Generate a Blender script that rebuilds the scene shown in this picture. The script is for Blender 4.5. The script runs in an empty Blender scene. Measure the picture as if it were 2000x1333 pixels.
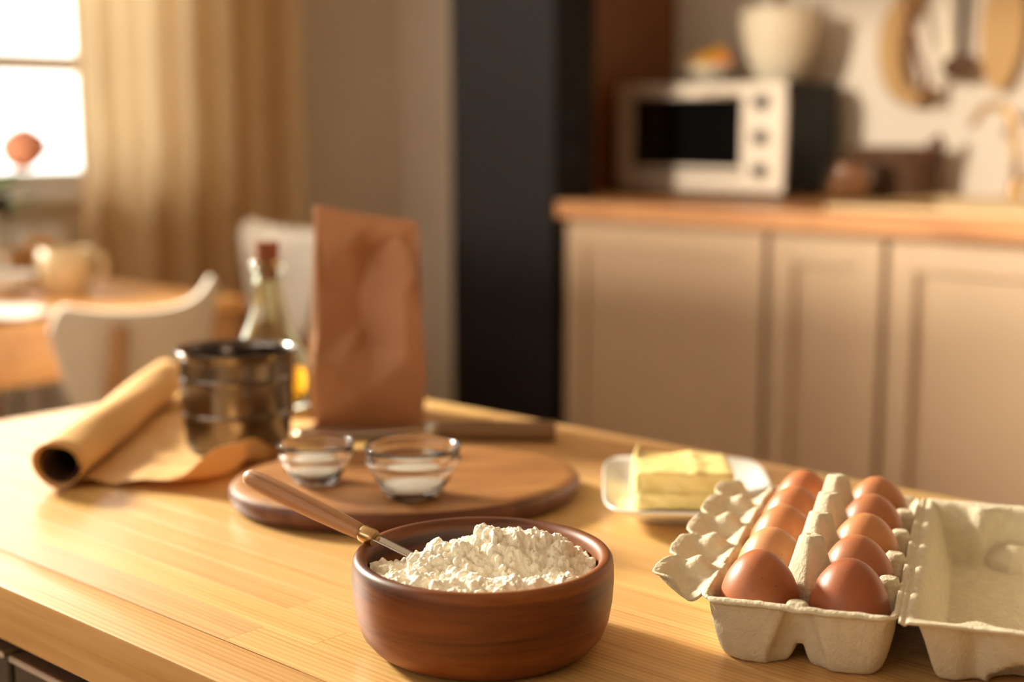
import bpy, bmesh, math, random
import numpy as np
from mathutils import Vector, Matrix

random.seed(7)
rng = np.random.default_rng(11)
C = bpy.context.scene.collection
S = bpy.context.scene

# ------------------------------------------------------------------ camera
ROOM = math.radians(-42.0)           # the room is turned 42 degrees to the camera's view
cr, sr = math.cos(ROOM), math.sin(ROOM)


def W(a, b, z=0.0):                  # room coordinates (a along the counter, b towards it) -> world
    return Vector((cr * a - sr * b, sr * a + cr * b, z))


cam = bpy.data.cameras.new('camera')
camo = bpy.data.objects.new('camera', cam)
C.objects.link(camo)
camo.location = (0, 0, 1.08)
camo.rotation_euler = (math.radians(90 - 8.873), 0, 0)
cam.lens = 48.6
cam.sensor_width = 36
cam.clip_start = 0.05
cam.dof.use_dof = True
cam.dof.focus_distance = 0.80
cam.dof.aperture_fstop = 3.3
S.camera = camo

# ------------------------------------------------------------------ world, lights, exposure
S.view_settings.view_transform = 'Standard'
S.view_settings.look = 'None'
S.view_settings.exposure = 0.0
S.view_settings.gamma = 1.0
S.view_settings.use_curve_mapping = False
S.cycles.use_denoising = True
S.cycles.max_bounces = 14
S.cycles.transparent_max_bounces = 16
S.cycles.transmission_bounces = 14
S.cycles.diffuse_bounces = 5
S.cycles.sample_clamp_indirect = 6.0

w = bpy.data.worlds.new('sky')
S.world = w
w.use_nodes = True
bg = w.node_tree.nodes['Background']
bg.inputs[0].default_value = (1.0, 0.955, 0.88, 1)
bg.inputs[1].default_value = 4.2


def area(name, loc, target, sx, sy, power, col):
    l = bpy.data.lights.new(name, 'AREA')
    l.shape = 'RECTANGLE'
    l.size, l.size_y = sx, sy
    l.energy = power
    l.color = col
    o = bpy.data.objects.new(name, l)
    C.objects.link(o)
    o.location = loc
    d = Vector(target) - Vector(loc)
    o.rotation_euler = d.to_track_quat('-Z', 'Y').to_euler()
    return o


# area lamp outside the big window, standing in for its low warm daylight
area('daylight_stand_in', W(-4.3, 0.5, 2.30), W(-1.0, 1.2, 0.8), 0.62, 0.5, 570, (1.0, 0.915, 0.755))
sun = bpy.data.lights.new('low_sun', 'SUN')
sun.energy = 2.9
sun.color = (1.0, 0.87, 0.69)
sun.angle = math.radians(2.5)
suno = bpy.data.objects.new('low_sun', sun)
C.objects.link(suno)
suno.rotation_euler = (W(0.115, 1.0, -0.165)).to_track_quat('-Z', 'Y').to_euler()
for nm, c0, tgt, sx, sy in (('window_portal', W(-3.66, 1.05, 1.65), W(0, 1.05, 1.65), 2.5, 1.5),
                            ('side_window_portal', W(-1.7, -2.56, 2.0), W(-1.7, 0, 2.0), 3.5, 0.85)):
    p = area(nm, c0, tgt, sx, sy, 1, (1, 1, 1))
    p.data.cycles.is_portal = True

# ------------------------------------------------------------------ helpers: objects


def tag(o, label=None, cat=None, group=None, kind=None):
    if label: o['label'] = label
    if cat: o['category'] = cat
    if group: o['group'] = group
    if kind: o['kind'] = kind
    return o


def thing(name, label, cat, loc=(0, 0, 0), rz=0.0, group=None):
    o = bpy.data.objects.new(name, None)
    C.objects.link(o)
    o.empty_display_size = 0.05
    o.location = loc
    o.rotation_euler = (0, 0, rz)
    return tag(o, label, cat, group)


class MB:
    """collects shapes and links them as ONE mesh object"""

    def __init__(self):
        self.v, self.f, self.n = [], [], 0

    def add(self, v, f):
        self.v += [tuple(map(float, p)) for p in v]
        self.f += [tuple(int(i) + self.n for i in q) for q in f]
        self.n = len(self.v)
        return self

    def box(self, x0, x1, y0, y1, z0, z1, bev=0.0, seg=2):
        bm = bmesh.new()
        bmesh.ops.create_cube(bm, size=1)
        for q in bm.verts:
            q.co = Vector(((x0 + x1) / 2 + q.co.x * (x1 - x0), (y0 + y1) / 2 + q.co.y * (y1 - y0),
                           (z0 + z1) / 2 + q.co.z * (z1 - z0)))
        if bev:
            bmesh.ops.bevel(bm, geom=bm.edges[:], offset=bev, segments=seg, affect='EDGES', profile=0.5)
        bm.verts.index_update()
        self.add([q.co for q in bm.verts], [[q.index for q in f.verts] for f in bm.faces])
        bm.free()
        return self

    def lathe(self, prof, n=48, c=(0, 0, 0), axis=None, sx=1.0, sy=1.0):
        """prof: list of (r, h); closes itself at r = 0"""
        v, f, rings = [], [], []
        for r, h in prof:
            if r < 1e-6:
                rings.append([len(v)])
                v.append((0, 0, h))
            else:
                rings.append(list(range(len(v), len(v) + n)))
                for i in range(n):
                    t = 2 * math.pi * i / n
                    v.append((r * sx * math.cos(t), r * sy * math.sin(t), h))
        for A, B in zip(rings[:-1], rings[1:]):
            if len(A) == 1 and len(B) == 1: continue
            for i in range(n):
                j = (i + 1) % n
                if len(A) == 1: f.append((A[0], B[j], B[i]))
                elif len(B) == 1: f.append((A[i], A[j], B[0]))
                else: f.append((A[i], A[j], B[j], B[i]))
        M = Matrix.Identity(3) if axis is None else Vector(axis).to_track_quat('Z', 'Y').to_matrix()
        cc = Vector(c)
        return self.add([M @ Vector(p) + cc for p in v], f)

    def cyl(self, p0, p1, r0, r1=None, n=16):
        p0, p1 = Vector(p0), Vector(p1)
        L = (p1 - p0).length
        r1 = r0 if r1 is None else r1
        return self.lathe([(0, 0), (r0, 0), (r1, L), (0, L)], n, p0, p1 - p0)

    def tube(self, pts, rad, n=10, caps=True):
        pts = [Vector(p) for p in pts]
        rad = rad if hasattr(rad, '__len__') else [rad] * len(pts)
        v, f = [], []
        prev = None
        for i, p in enumerate(pts):
            d = (pts[min(i + 1, len(pts) - 1)] - pts[max(i - 1, 0)]).normalized()
            if prev is None:
                ref = Vector((0, 0, 1)) if abs(d.z) < 0.9 else Vector((1, 0, 0))
                x = d.cross(ref).normalized()
            else:
                x = (prev - d * prev.dot(d)).normalized()
            prev = x
            y = d.cross(x)
            for k in range(n):
                t = 2 * math.pi * k / n
                v.append(p + (x * math.cos(t) + y * math.sin(t)) * rad[i])
        for i in range(len(pts) - 1):
            for k in range(n):
                a, b = i * n + k, i * n + (k + 1) % n
                f.append((a, b, b + n, a + n))
        if caps:
            f.append(tuple(range(n))[::-1])
            f.append(tuple(range((len(pts) - 1) * n, len(pts) * n)))
        return self.add(v, f)

    def grid(self, P):
        """P: array (nu, nv, 3); NaN cells are left out"""
        nu, nv = P.shape[:2]
        ok = ~np.isnan(P[..., 2])
        idx = -np.ones((nu, nv), int)
        idx[ok] = np.arange(ok.sum())
        a, b, c, d = idx[:-1, :-1], idx[1:, :-1], idx[1:, 1:], idx[:-1, 1:]
        m = (a >= 0) & (b >= 0) & (c >= 0) & (d >= 0)
        return self.add(P[ok].tolist(), np.stack([a[m], b[m], c[m], d[m]], -1).tolist())

    def build(self, name, mat, parent=None, smooth=True, loc=None, rz=None, solid=0.0, subdiv=0):
        me = bpy.data.meshes.new(name)
        me.from_pydata(self.v, [], self.f)
        me.validate()
        bm = bmesh.new()
        bm.from_mesh(me)
        bmesh.ops.recalc_face_normals(bm, faces=bm.faces)
        bm.to_mesh(me)
        bm.free()
        if smooth is True:
            me.polygons.foreach_set('use_smooth', [True] * len(me.polygons))
        elif smooth:
            me.polygons.foreach_set('use_smooth', [True] * len(me.polygons))
            me.set_sharp_from_angle(angle=math.radians(smooth))
        me.materials.append(mat)
        o = bpy.data.objects.new(name, me)
        C.objects.link(o)
        if parent is not None: o.parent = parent
        if loc is not None: o.location = loc
        if rz is not None: o.rotation_euler = (0, 0, rz)
        if solid:
            md = o.modifiers.new('thickness', 'SOLIDIFY')
            md.thickness = solid
            md.offset = 0
        if subdiv:
            md = o.modifiers.new('smooth', 'SUBSURF')
            md.levels = md.render_levels = subdiv
        return o


def copy_tree(o, parent=None):
    c = o.copy()
    C.objects.link(c)
    if parent is not None: c.parent = parent
    for ch in list(o.children): copy_tree(ch, c)
    return c


_perm = rng.permutation(4096)


def vnoise(x, y, seed=0):
    xi, yi = np.floor(x).astype(int), np.floor(y).astype(int)
    fx, fy = x - xi, y - yi
    fx, fy = fx * fx * (3 - 2 * fx), fy * fy * (3 - 2 * fy)

    def h(i, j): return _perm[(_perm[(i + seed * 57) & 4095] + j) & 4095] / 4095.0
    return ((h(xi, yi) * (1 - fx) + h(xi + 1, yi) * fx) * (1 - fy) +
            (h(xi, yi + 1) * (1 - fx) + h(xi + 1, yi + 1) * fx) * fy) * 2 - 1


def fbm(x, y, sc, octv=4, seed=0):
    s, a = 0, 1.0
    for k in range(octv):
        s = s + a * vnoise(x * sc + 13.7 * k, y * sc - 7.1 * k, seed + k)
        sc, a = sc * 2.05, a * 0.5
    return s


def smooth01(x):
    x = np.clip(x, 0, 1)
    return x * x * (3 - 2 * x)

# ------------------------------------------------------------------ helpers: materials


def lin(c):
    return tuple(((v / 255) / 12.92 if v / 255 <= 0.04045 else ((v / 255 + 0.055) / 1.055) ** 2.4) for v in c) + (1,)


def newmat(name):
    m = bpy.data.materials.new(name)
    m.use_nodes = True
    nt = m.node_tree
    return m, nt, nt.nodes['Principled BSDF'], nt.nodes.new, nt.links.new


def plain(name, rgb, rough=0.5, metal=0.0, noise=0.0, nscale=20.0, bump=0.0, bscale=200.0, spec=0.5, sss=0.0, coat=0.0,
          stretch=(1, 1, 1), bdist=0.001):
    m, nt, p, N, L = newmat(name)
    p.inputs['Base Color'].default_value = lin(rgb)
    p.inputs['Roughness'].default_value = rough
    p.inputs['Metallic'].default_value = metal
    p.inputs['Specular IOR Level'].default_value = spec
    p.inputs['Coat Weight'].default_value = coat
    if sss:
        p.inputs['Subsurface Weight'].default_value = sss
        p.inputs['Subsurface Radius'].default_value = (0.01, 0.006, 0.003)
    if noise or bump:
        tc = N('ShaderNodeTexCoord')
        mp = N('ShaderNodeMapping')
        mp.inputs['Scale'].default_value = stretch
        L(tc.outputs['Object'], mp.inputs[0])
    if noise:
        n = N('ShaderNodeTexNoise')
        n.inputs['Scale'].default_value = nscale
        n.inputs['Detail'].default_value = 5
        L(mp.outputs[0], n.inputs[0])
        r = N('ShaderNodeValToRGB')
        c = lin(rgb)
        r.color_ramp.elements[0].position, r.color_ramp.elements[1].position = 0.25, 0.75
        r.color_ramp.elements[0].color = tuple(v * (1 - noise) for v in c[:3]) + (1,)
        r.color_ramp.elements[1].color = tuple(min(1, v * (1 + noise)) for v in c[:3]) + (1,)
        L(n.outputs[0], r.inputs[0])
        L(r.outputs[0], p.inputs['Base Color'])
    if bump:
        n2 = N('ShaderNodeTexNoise')
        n2.inputs['Scale'].default_value = bscale
        n2.inputs['Detail'].default_value = 6
        L(mp.outputs[0], n2.inputs[0])
        b = N('ShaderNodeBump')
        b.inputs['Strength'].default_value = bump
        b.inputs['Distance'].default_value = bdist
        L(n2.outputs[0], b.inputs['Height'])
        L(b.outputs[0], p.inputs['Normal'])
    return m


def wood(name, dark, mid, light, scale=(3, 40, 40), rough=0.4, bump=0.15, vary=0.0, coat=0.0, bands=0.35, bandscale=60.0,
         spec=0.5, pos=(0.25, 0.5, 0.78), distort=0.6, croughness=0.2, hue=0.0):
    """grain runs along local x"""
    m, nt, p, N, L = newmat(name)
    tc = N('ShaderNodeTexCoord')
    oi = N('ShaderNodeObjectInfo')
    sc = N('ShaderNodeVectorMath')
    sc.operation = 'SCALE'
    sc.inputs[0].default_value = (37.0, 11.0, 23.0)
    L(oi.outputs['Random'], sc.inputs['Scale'])
    ad = N('ShaderNodeVectorMath')
    ad.operation = 'ADD'
    L(tc.outputs['Object'], ad.inputs[0])
    L(sc.outputs[0], ad.inputs[1])
    mp = N('ShaderNodeMapping')
    mp.inputs['Scale'].default_value = scale
    L(ad.outputs[0], mp.inputs[0])
    n1 = N('ShaderNodeTexNoise')
    n1.inputs['Scale'].default_value = 1.0
    n1.inputs['Detail'].default_value = 7
    n1.inputs['Roughness'].default_value = 0.6
    n1.inputs['Distortion'].default_value = distort
    L(mp.outputs[0], n1.inputs[0])
    mp2 = N('ShaderNodeMapping')
    mp2.inputs['Scale'].default_value = (0.12 * scale[0] / 3, 1, 0.6)
    L(ad.outputs[0], mp2.inputs[0])
    wv = N('ShaderNodeTexWave')
    wv.bands_direction = 'Y'
    wv.wave_profile = 'SAW'
    wv.inputs['Scale'].default_value = bandscale
    wv.inputs['Distortion'].default_value = 3.0
    wv.inputs['Detail'].default_value = 2.0
    wv.inputs['Detail Scale'].default_value = 0.25
    L(mp2.outputs[0], wv.inputs[0])
    mx = N('ShaderNodeMix')
    mx.inputs[0].default_value = bands
    L(n1.outputs[0], mx.inputs[2])
    L(wv.outputs['Fac'], mx.inputs[3])
    r = N('ShaderNodeValToRGB')
    e = r.color_ramp.elements
    e[0].position, e[0].color = pos[0], lin(dark)
    e[1].position, e[1].color = pos[2], lin(light)
    k = e.new(pos[1])
    k.color = lin(mid)
    L(mx.outputs[0], r.inputs[0])
    out = r.outputs[0]
    if vary:
        hs = N('ShaderNodeHueSaturation')
        mr = N('ShaderNodeMapRange')
        mr.inputs[3].default_value, mr.inputs[4].default_value = 1 - vary, 1 + vary
        L(oi.outputs['Random'], mr.inputs[0])
        L(mr.outputs[0], hs.inputs['Value'])
        if hue:
            mul = N('ShaderNodeMath')
            mul.operation = 'MULTIPLY'
            mul.inputs[1].default_value = 7.31
            L(oi.outputs['Random'], mul.inputs[0])
            fr = N('ShaderNodeMath')
            fr.operation = 'FRACT'
            L(mul.outputs[0], fr.inputs[0])
            mh = N('ShaderNodeMapRange')
            mh.inputs[3].default_value, mh.inputs[4].default_value = 0.5 - hue, 0.5 + hue
            L(fr.outputs[0], mh.inputs[0])
            L(mh.outputs[0], hs.inputs['Hue'])
        L(out, hs.inputs['Color'])
        out = hs.outputs[0]
    L(out, p.inputs['Base Color'])
    p.inputs['Roughness'].default_value = rough
    p.inputs['Specular IOR Level'].default_value = spec
    p.inputs['Coat Weight'].default_value = coat
    p.inputs['Coat Roughness'].default_value = croughness
    if bump:
        b = N('ShaderNodeBump')
        b.inputs['Strength'].default_value = bump
        b.inputs['Distance'].default_value = 0.0006
        L(mx.outputs[0], b.inputs['Height'])
        L(b.outputs[0], p.inputs['Normal'])
    return m


def glass(name, rgb, rough=0.0, ior=1.45):
    m, nt, p, N, L = newmat(name)
    p.inputs['Base Color'].default_value = lin(rgb)
    p.inputs['Roughness'].default_value = rough
    p.inputs['IOR'].default_value = ior
    p.inputs['Transmission Weight'].default_value = 1.0
    return m


def pane_mat(name):                       # thin flat glass: mostly clear with a weak mirror
    m, nt, p, N, L = newmat(name)
    t = N('ShaderNodeBsdfTransparent')
    g = N('ShaderNodeBsdfGlossy')
    g.inputs['Roughness'].default_value = 0.02
    f = N('ShaderNodeFresnel')
    mx = N('ShaderNodeMixShader')
    L(f.outputs[0], mx.inputs[0])
    L(t.outputs[0], mx.inputs[1])
    L(g.outputs[0], mx.inputs[2])
    L(mx.outputs[0], nt.nodes['Material Output'].inputs[0])
    return m


def cloth_mat(name, rgb, trans=0.4, rough=0.9, weave=900.0):
    m, nt, p, N, L = newmat(name)
    p.inputs['Base Color'].default_value = lin(rgb)
    p.inputs['Roughness'].default_value = rough
    p.inputs['Specular IOR Level'].default_value = 0.15
    tr = N('ShaderNodeBsdfTranslucent')
    tr.inputs[0].default_value = lin(rgb)
    mx = N('ShaderNodeMixShader')
    mx.inputs[0].default_value = trans
    L(p.outputs[0], mx.inputs[1])
    L(tr.outputs[0], mx.inputs[2])
    L(mx.outputs[0], nt.nodes['Material Output'].inputs[0])
    tc = N('ShaderNodeTexCoord')
    n = N('ShaderNodeTexNoise')
    n.inputs['Scale'].default_value = weave
    L(tc.outputs['Object'], n.inputs[0])
    b = N('ShaderNodeBump')
    b.inputs['Strength'].default_value = 0.2
    b.inputs['Distance'].default_value = 0.0005
    L(n.outputs[0], b.inputs['Height'])
    L(b.outputs[0], p.inputs['Normal'])
    return m


def egg_mat():
    m, nt, p, N, L = newmat('eggshell')
    oi = N('ShaderNodeObjectInfo')
    tc = N('ShaderNodeTexCoord')
    ad = N('ShaderNodeVectorMath')
    ad.operation = 'ADD'
    L(tc.outputs['Object'], ad.inputs[0])
    L(oi.outputs['Random'], ad.inputs[1])
    n = N('ShaderNodeTexNoise')
    n.inputs['Scale'].default_value = 45
    n.inputs['Detail'].default_value = 4
    L(ad.outputs[0], n.inputs[0])
    sp = N('ShaderNodeTexVoronoi')
    sp.inputs['Scale'].default_value = 420
    L(ad.outputs[0], sp.inputs[0])
    n3 = N('ShaderNodeTexNoise')
    n3.inputs['Scale'].default_value = 120
    L(ad.outputs[0], n3.inputs[0])
    lt = N('ShaderNodeMath')
    lt.operation = 'LESS_THAN'
    lt.inputs[1].default_value = 0.16
    L(sp.outputs['Distance'], lt.inputs[0])
    gt = N('ShaderNodeMath')
    gt.operation = 'GREATER_THAN'
    gt.inputs[1].default_value = 0.60
    L(n3.outputs[0], gt.inputs[0])
    an = N('ShaderNodeMath')
    an.operation = 'MULTIPLY'
    L(lt.outputs[0], an.inputs[0])
    L(gt.outputs[0], an.inputs[1])
    hs = N('ShaderNodeHueSaturation')
    mr = N('ShaderNodeMapRange')
    mr.inputs[1].default_value, mr.inputs[2].default_value = 0.3, 0.7
    mr.inputs[3].default_value, mr.inputs[4].default_value = 0.88, 1.12
    L(n.outputs[0], mr.inputs[0])
    L(mr.outputs[0], hs.inputs['Value'])
    L(oi.outputs['Color'], hs.inputs['Color'])
    mx = N('ShaderNodeMix')
    mx.data_type = 'RGBA'
    mx.blend_type = 'MULTIPLY'
    mx.inputs['B'].default_value = (0.5, 0.42, 0.36, 1)
    L(an.outputs[0], mx.inputs[0])
    L(hs.outputs[0], mx.inputs['A'])
    L(mx.outputs['Result'], p.inputs['Base Color'])
    p.inputs['Roughness'].default_value = 0.42
    p.inputs['Specular IOR Level'].default_value = 0.35
    p.inputs['Subsurface Weight'].default_value = 0.1
    p.inputs['Subsurface Radius'].default_value = (0.006, 0.003, 0.0015)
    n2 = N('ShaderNodeTexNoise')
    n2.inputs['Scale'].default_value = 900
    n2.inputs['Detail'].default_value = 2
    L(ad.outputs[0], n2.inputs[0])
    b = N('ShaderNodeBump')
    b.inputs['Strength'].default_value = 0.25
    b.inputs['Distance'].default_value = 0.0002
    L(n2.outputs[0], b.inputs['Height'])
    L(b.outputs[0], p.inputs['Normal'])
    return m


M = {}
M['wall'] = plain('wall_paint', (238, 226, 206), 0.85, noise=0.03, nscale=3)
M['wall_white'] = plain('white_wall_paint', (226, 214, 198), 0.8, noise=0.03, nscale=3)
M['wall_brown'] = plain('low_bounce_brown', (96, 78, 62), 0.8, noise=0.03, nscale=3)
M['ceiling'] = plain('ceiling_paint', (235, 230, 220), 0.9, noise=0.02, nscale=3)
M['floor'] = wood('floor_wood', (168, 136, 100), (190, 158, 120), (206, 176, 138), (2, 25, 25), 0.45)
M['white_frame'] = plain('white_lacquer', (240, 236, 228), 0.35, noise=0.02, nscale=8)
M['pane'] = pane_mat('window_glass')
M['curtain'] = cloth_mat('curtain_linen', (238, 212, 168), 0.58)
M['pine'] = wood('pine_stave', (182, 134, 76), (208, 166, 104), (222, 186, 126), (5, 150, 150), 0.34, 0.05, vary=0.09,
                 bands=0.30, bandscale=75, coat=0.15, croughness=0.25, hue=0.008, spec=0.5)
M['charcoal'] = plain('charcoal_lacquer', (72, 66, 60), 0.42, noise=0.04, nscale=10)
M['dark'] = plain('dark_laminate', (24, 20, 19), 0.6, noise=0.05, nscale=6, spec=0.15)
M['black'] = plain('black_plastic', (16, 14, 13), 0.5, noise=0.05, nscale=30, spec=0.2)
M['alu'] = plain('brushed_aluminium', (228, 226, 224), 0.35, 1.0, noise=0.05, nscale=40, stretch=(1, 30, 30))
M['acacia'] = wood('acacia_wood', (54, 24, 8), (122, 66, 24), (166, 102, 46), (6, 6, 60), 0.46, 0.14, bands=0.0, spec=0.35, pos=(0.3, 0.52, 0.74),
                   bandscale=22, coat=0.0, croughness=0.25)
M['board'] = wood('board_wood', (108, 66, 30), (156, 106, 58), (182, 132, 78), (5, 34, 34), 0.42, 0.08, bands=0.1, bandscale=20)
M['bark'] = wood('board_edge_wood', (66, 34, 22), (96, 54, 36), (122, 74, 48), (5, 26, 26), 0.45, 0.12, bands=0.2, bandscale=20)
M['beech'] = wood('beech_handle', (140, 92, 58), (176, 126, 84), (192, 144, 100), (14, 170, 170), 0.5, 0.25, bands=0.2,
                  bandscale=90)
M['oldwood'] = wood('worn_handle_wood', (92, 64, 36), (124, 90, 54), (144, 108, 66), (10, 90, 90), 0.55, 0.2, bands=0.2,
                    bandscale=60)
M['steel'] = plain('stainless_steel', (116, 106, 98), 0.17, 1.0, noise=0.06, nscale=14, bump=0.04, bscale=40)
M['steel2'] = plain('cutlery_steel', (190, 184, 176), 0.22, 1.0, noise=0.05, nscale=60)
M['brass'] = plain('brass_ferrule', (196, 164, 116), 0.25, 1.0, noise=0.05, nscale=60)
M['flour'] = plain('wheat_flour', (248, 240, 220), 1.0, bump=0.5, bscale=900, spec=0.05, sss=0.15, noise=0.02, nscale=200)
M['sugar'] = plain('white_powder', (248, 244, 238), 0.9, bump=0.4, bscale=1500, spec=0.2)
M['pulp'] = plain('paper_pulp', (214, 202, 174), 0.95, noise=0.07, nscale=160, bump=0.8, bscale=520, spec=0.1, bdist=0.001)
M['egg'] = egg_mat()
M['glass'] = glass('clear_glass', (252, 253, 250))
M['bottle'] = glass('olive_tinted_glass', (244, 248, 226))
M['oil'] = glass('golden_oil', (206, 150, 30), 0.0, 1.46)
M['cork'] = plain('cork', (126, 74, 44), 0.9, noise=0.25, nscale=220, bump=0.4, bscale=300)
M['kraft'] = plain('kraft_paper', (188, 138, 104), 0.6, noise=0.05, nscale=30, bump=0.12, bscale=160, spec=0.25)
M['parchment'] = cloth_mat('baking_parchment', (234, 192, 132), 0.22, 0.55, 60)
M['tubedark'] = plain('cardboard_core', (70, 44, 26), 0.9, noise=0.1, nscale=60)
M['porcelain'] = plain('white_porcelain', (244, 240, 232), 0.18, noise=0.01, nscale=8, coat=0.3)
M['butter'] = plain('butter', (238, 216, 144), 0.42, noise=0.05, nscale=60, bump=0.25, bscale=120, sss=0.35, bdist=0.002)
M['sage'] = plain('beige_cabinet_paint', (180, 152, 122), 0.5, noise=0.02, nscale=6)
M['counter'] = wood('counter_wood', (158, 104, 62), (192, 138, 88), (208, 158, 108), (3, 40, 40), 0.38, 0.08, bands=0.3)
M['walnut'] = wood('orange_wood_panel', (96, 54, 22), (124, 72, 32), (140, 86, 42), (22, 22, 1.6), 0.45, 0.08, bands=0.1)
M['oven_steel'] = plain('oven_front_steel', (236, 222, 204), 0.42, 0.55, noise=0.03, nscale=30)
M['oven_glass'] = plain('oven_door_glass', (14, 14, 13), 0.06, noise=0.02, nscale=5, spec=0.8)
M['chair'] = plain('white_chair_lacquer', (236, 226, 210), 0.4, noise=0.02, nscale=10)
M['chairwood'] = wood('chair_leg_wood', (150, 104, 58), (184, 134, 80), (200, 152, 98), (30, 30, 4), 0.45, 0.1)
M['tablewood'] = wood('dining_table_wood', (178, 116, 56), (210, 150, 82), (226, 174, 106), (3, 40, 40), 0.35, 0.08, bands=0.3)
M['linen'] = cloth_mat('white_linen', (246, 238, 226), 0.15)
M['tan'] = cloth_mat('tan_fabric', (204, 166, 116), 0.1)
M['gold'] = plain('brushed_gold_metal', (196, 156, 96), 0.35, 0.8, noise=0.05, nscale=40)
M['sink'] = plain('sand_composite', (206, 178, 134), 0.5, noise=0.06, nscale=300)
M['wicker'] = plain('dark_wicker', (92, 62, 38), 0.7, noise=0.3, nscale=90, bump=0.5, bscale=120, bdist=0.004)
M['redwood'] = plain('reddish_handle_wood', (110, 58, 38), 0.5, noise=0.15, nscale=60)
M['nut'] = plain('nutshell', (186, 126, 82), 0.7, noise=0.25, nscale=120, bump=0.5, bscale=150, bdist=0.003)
M['stoneware'] = plain('cream_stoneware', (236, 222, 196), 0.4, noise=0.03, nscale=20)
M['lemon'] = plain('lemon_skin', (226, 168, 44), 0.45, noise=0.08, nscale=50, bump=0.2, bscale=160)
M['orange'] = plain('orange_skin', (214, 128, 56), 0.45, noise=0.08, nscale=50, bump=0.2, bscale=160)
M['peach'] = plain('pale_fruit_skin', (230, 190, 130), 0.5, noise=0.1, nscale=40)
M['beige_cup'] = plain('beige_ceramic', (232, 206, 160), 0.3, noise=0.03, nscale=20, sss=0.1)
M['rose'] = cloth_mat('rose_petal', (232, 160, 130), 0.06)
M['leaf'] = plain('leaf_green', (92, 136, 36), 0.5, noise=0.2, nscale=60)
M['bread'] = plain('bread_crust', (206, 154, 88), 0.75, noise=0.2, nscale=40, bump=0.3, bscale=60, bdist=0.004)

# ------------------------------------------------------------------ the setting (room axes)


def setting(mb, name, mat, **k):
    o = mb.build(name, mat, rz=ROOM, smooth=False, **k)
    o['kind'] = 'structure'
    return o


A0, A1, B0, B1, HT = -3.6, 1.9, -2.5, 3.4, 2.6
setting(MB().box(A0 - .2, A1 + .2, B0 - .2, B1 + .2, -0.1, 0), 'floor', M['floor'])
setting(MB().box(A0 - .2, A1 + .2, B0 - .2, B1 + .2, HT, HT + .1), 'ceiling', M['ceiling'])
WB0, WB1, WZ0, WZ1 = -0.2, 2.46, 0.90, 2.40
mb = MB()
mb.box(A0 - .2, A0, B0 - .2, WB0, 0, HT).box(A0 - .2, A0, WB1, B1 + .2, 0, HT)
mb.box(A0 - .2, A0, WB0, WB1, 0, WZ0).box(A0 - .2, A0, WB0, WB1, WZ1, HT)
setting(mb, 'wall_back', M['wall'])
setting(MB().box(A0, A1 + .2, B1, B1 + .2, 0, HT), 'wall_right', M['wall_white'])
VA0, VA1, VZ0, VZ1 = -3.52, 0.10, 1.56, 2.45
mb = MB()
mb.box(A0, VA0, B0 - .2, B0, 0, HT).box(VA1, A1 + .2, B0 - .2, B0, 0, HT)
mb.box(VA0, VA1, B0 - .2, B0, 0, VZ0).box(VA0, VA1, B0 - .2, B0, VZ1, HT)
setting(mb, 'wall_left', M['wall'])
setting(MB().box(A1, A1 + .2, B0, B1, 0, HT), 'wall_front', M['wall_brown'])  # unseen wall, coloured dark so it bounces little fill back
# window in the back wall: frame, muntins, panes, sill
win = bpy.data.objects.new('window_1', None)
C.objects.link(win)
win.rotation_euler = (0, 0, ROOM)
win['kind'] = 'structure'
f = MB()
for b0, b1, z0, z1 in ((WB0, WB1, WZ0, WZ0 + .05), (WB0, WB1, WZ1 - .05, WZ1), (WB0, WB0 + .05, WZ0 + .05, WZ1 - .05),
                       (WB1 - .05, WB1, WZ0 + .05, WZ1 - .05)):
    f.box(A0 - .13, A0 - .06, b0, b1, z0, z1, 0.004)
f.build('window_frame', M['white_frame'], win, smooth=False)
MB().box(A0 - .12, A0 - .07, WB0 + .05, WB1 - .05, 1.228, 1.282, 0.003).build('transom_bar', M['white_frame'], win, False)
for b0, b1 in ((WB0 + .05, WB1 - .05),):
    for z0, z1 in ((WZ0 + .05, 1.228), (1.282, WZ1 - .05)):
        MB().box(A0 - .098, A0 - .094, b0, b1, z0, z1).build('window_pane', M['pane'], win, False)
MB().box(A0 - .06, A0 + .08, WB0 - .05, WB1 + .05, WZ0 - .03, WZ0, 0.004).build('window_sill', M['white_frame'], win, False)
w2 = bpy.data.objects.new('window_2', None)  # unseen window, shaped so its sun reaches the counter but misses the island
C.objects.link(w2)
w2.rotation_euler = (0, 0, ROOM)
w2['kind'] = 'structure'
f = MB()
for a0, a1, z0, z1 in ((VA0, VA1, VZ0, VZ0 + .05), (VA0, VA1, VZ1 - .05, VZ1), (VA0, VA0 + .05, VZ0 + .05, VZ1 - .05),
                       (VA1 - .05, VA1, VZ0 + .05, VZ1 - .05), (-1.735, -1.685, VZ0 + .05, VZ1 - .05)):
    f.box(a0, a1, B0 - .13, B0 - .06, z0, z1, 0.004)
f.build('window_frame', M['white_frame'], w2, False)
for a0, a1 in ((VA0 + .05, -1.735), (-1.685, VA1 - .05)):
    MB().box(a0, a1, B0 - .098, B0 - .094, VZ0 + .05, VZ1 - .05).build('window_pane', M['pane'], w2, False)
mb = MB().box(A0, A0 + .014, B0, B1, 0, .08, 0.003)
setting(mb, 'baseboard_back', M['white_frame'])


def room_thing(name, label, cat, a=0, b=0, z=0, rz=0.0, group=None):
    return thing(name, label, cat, W(a, b, z), ROOM + rz, group)


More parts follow.
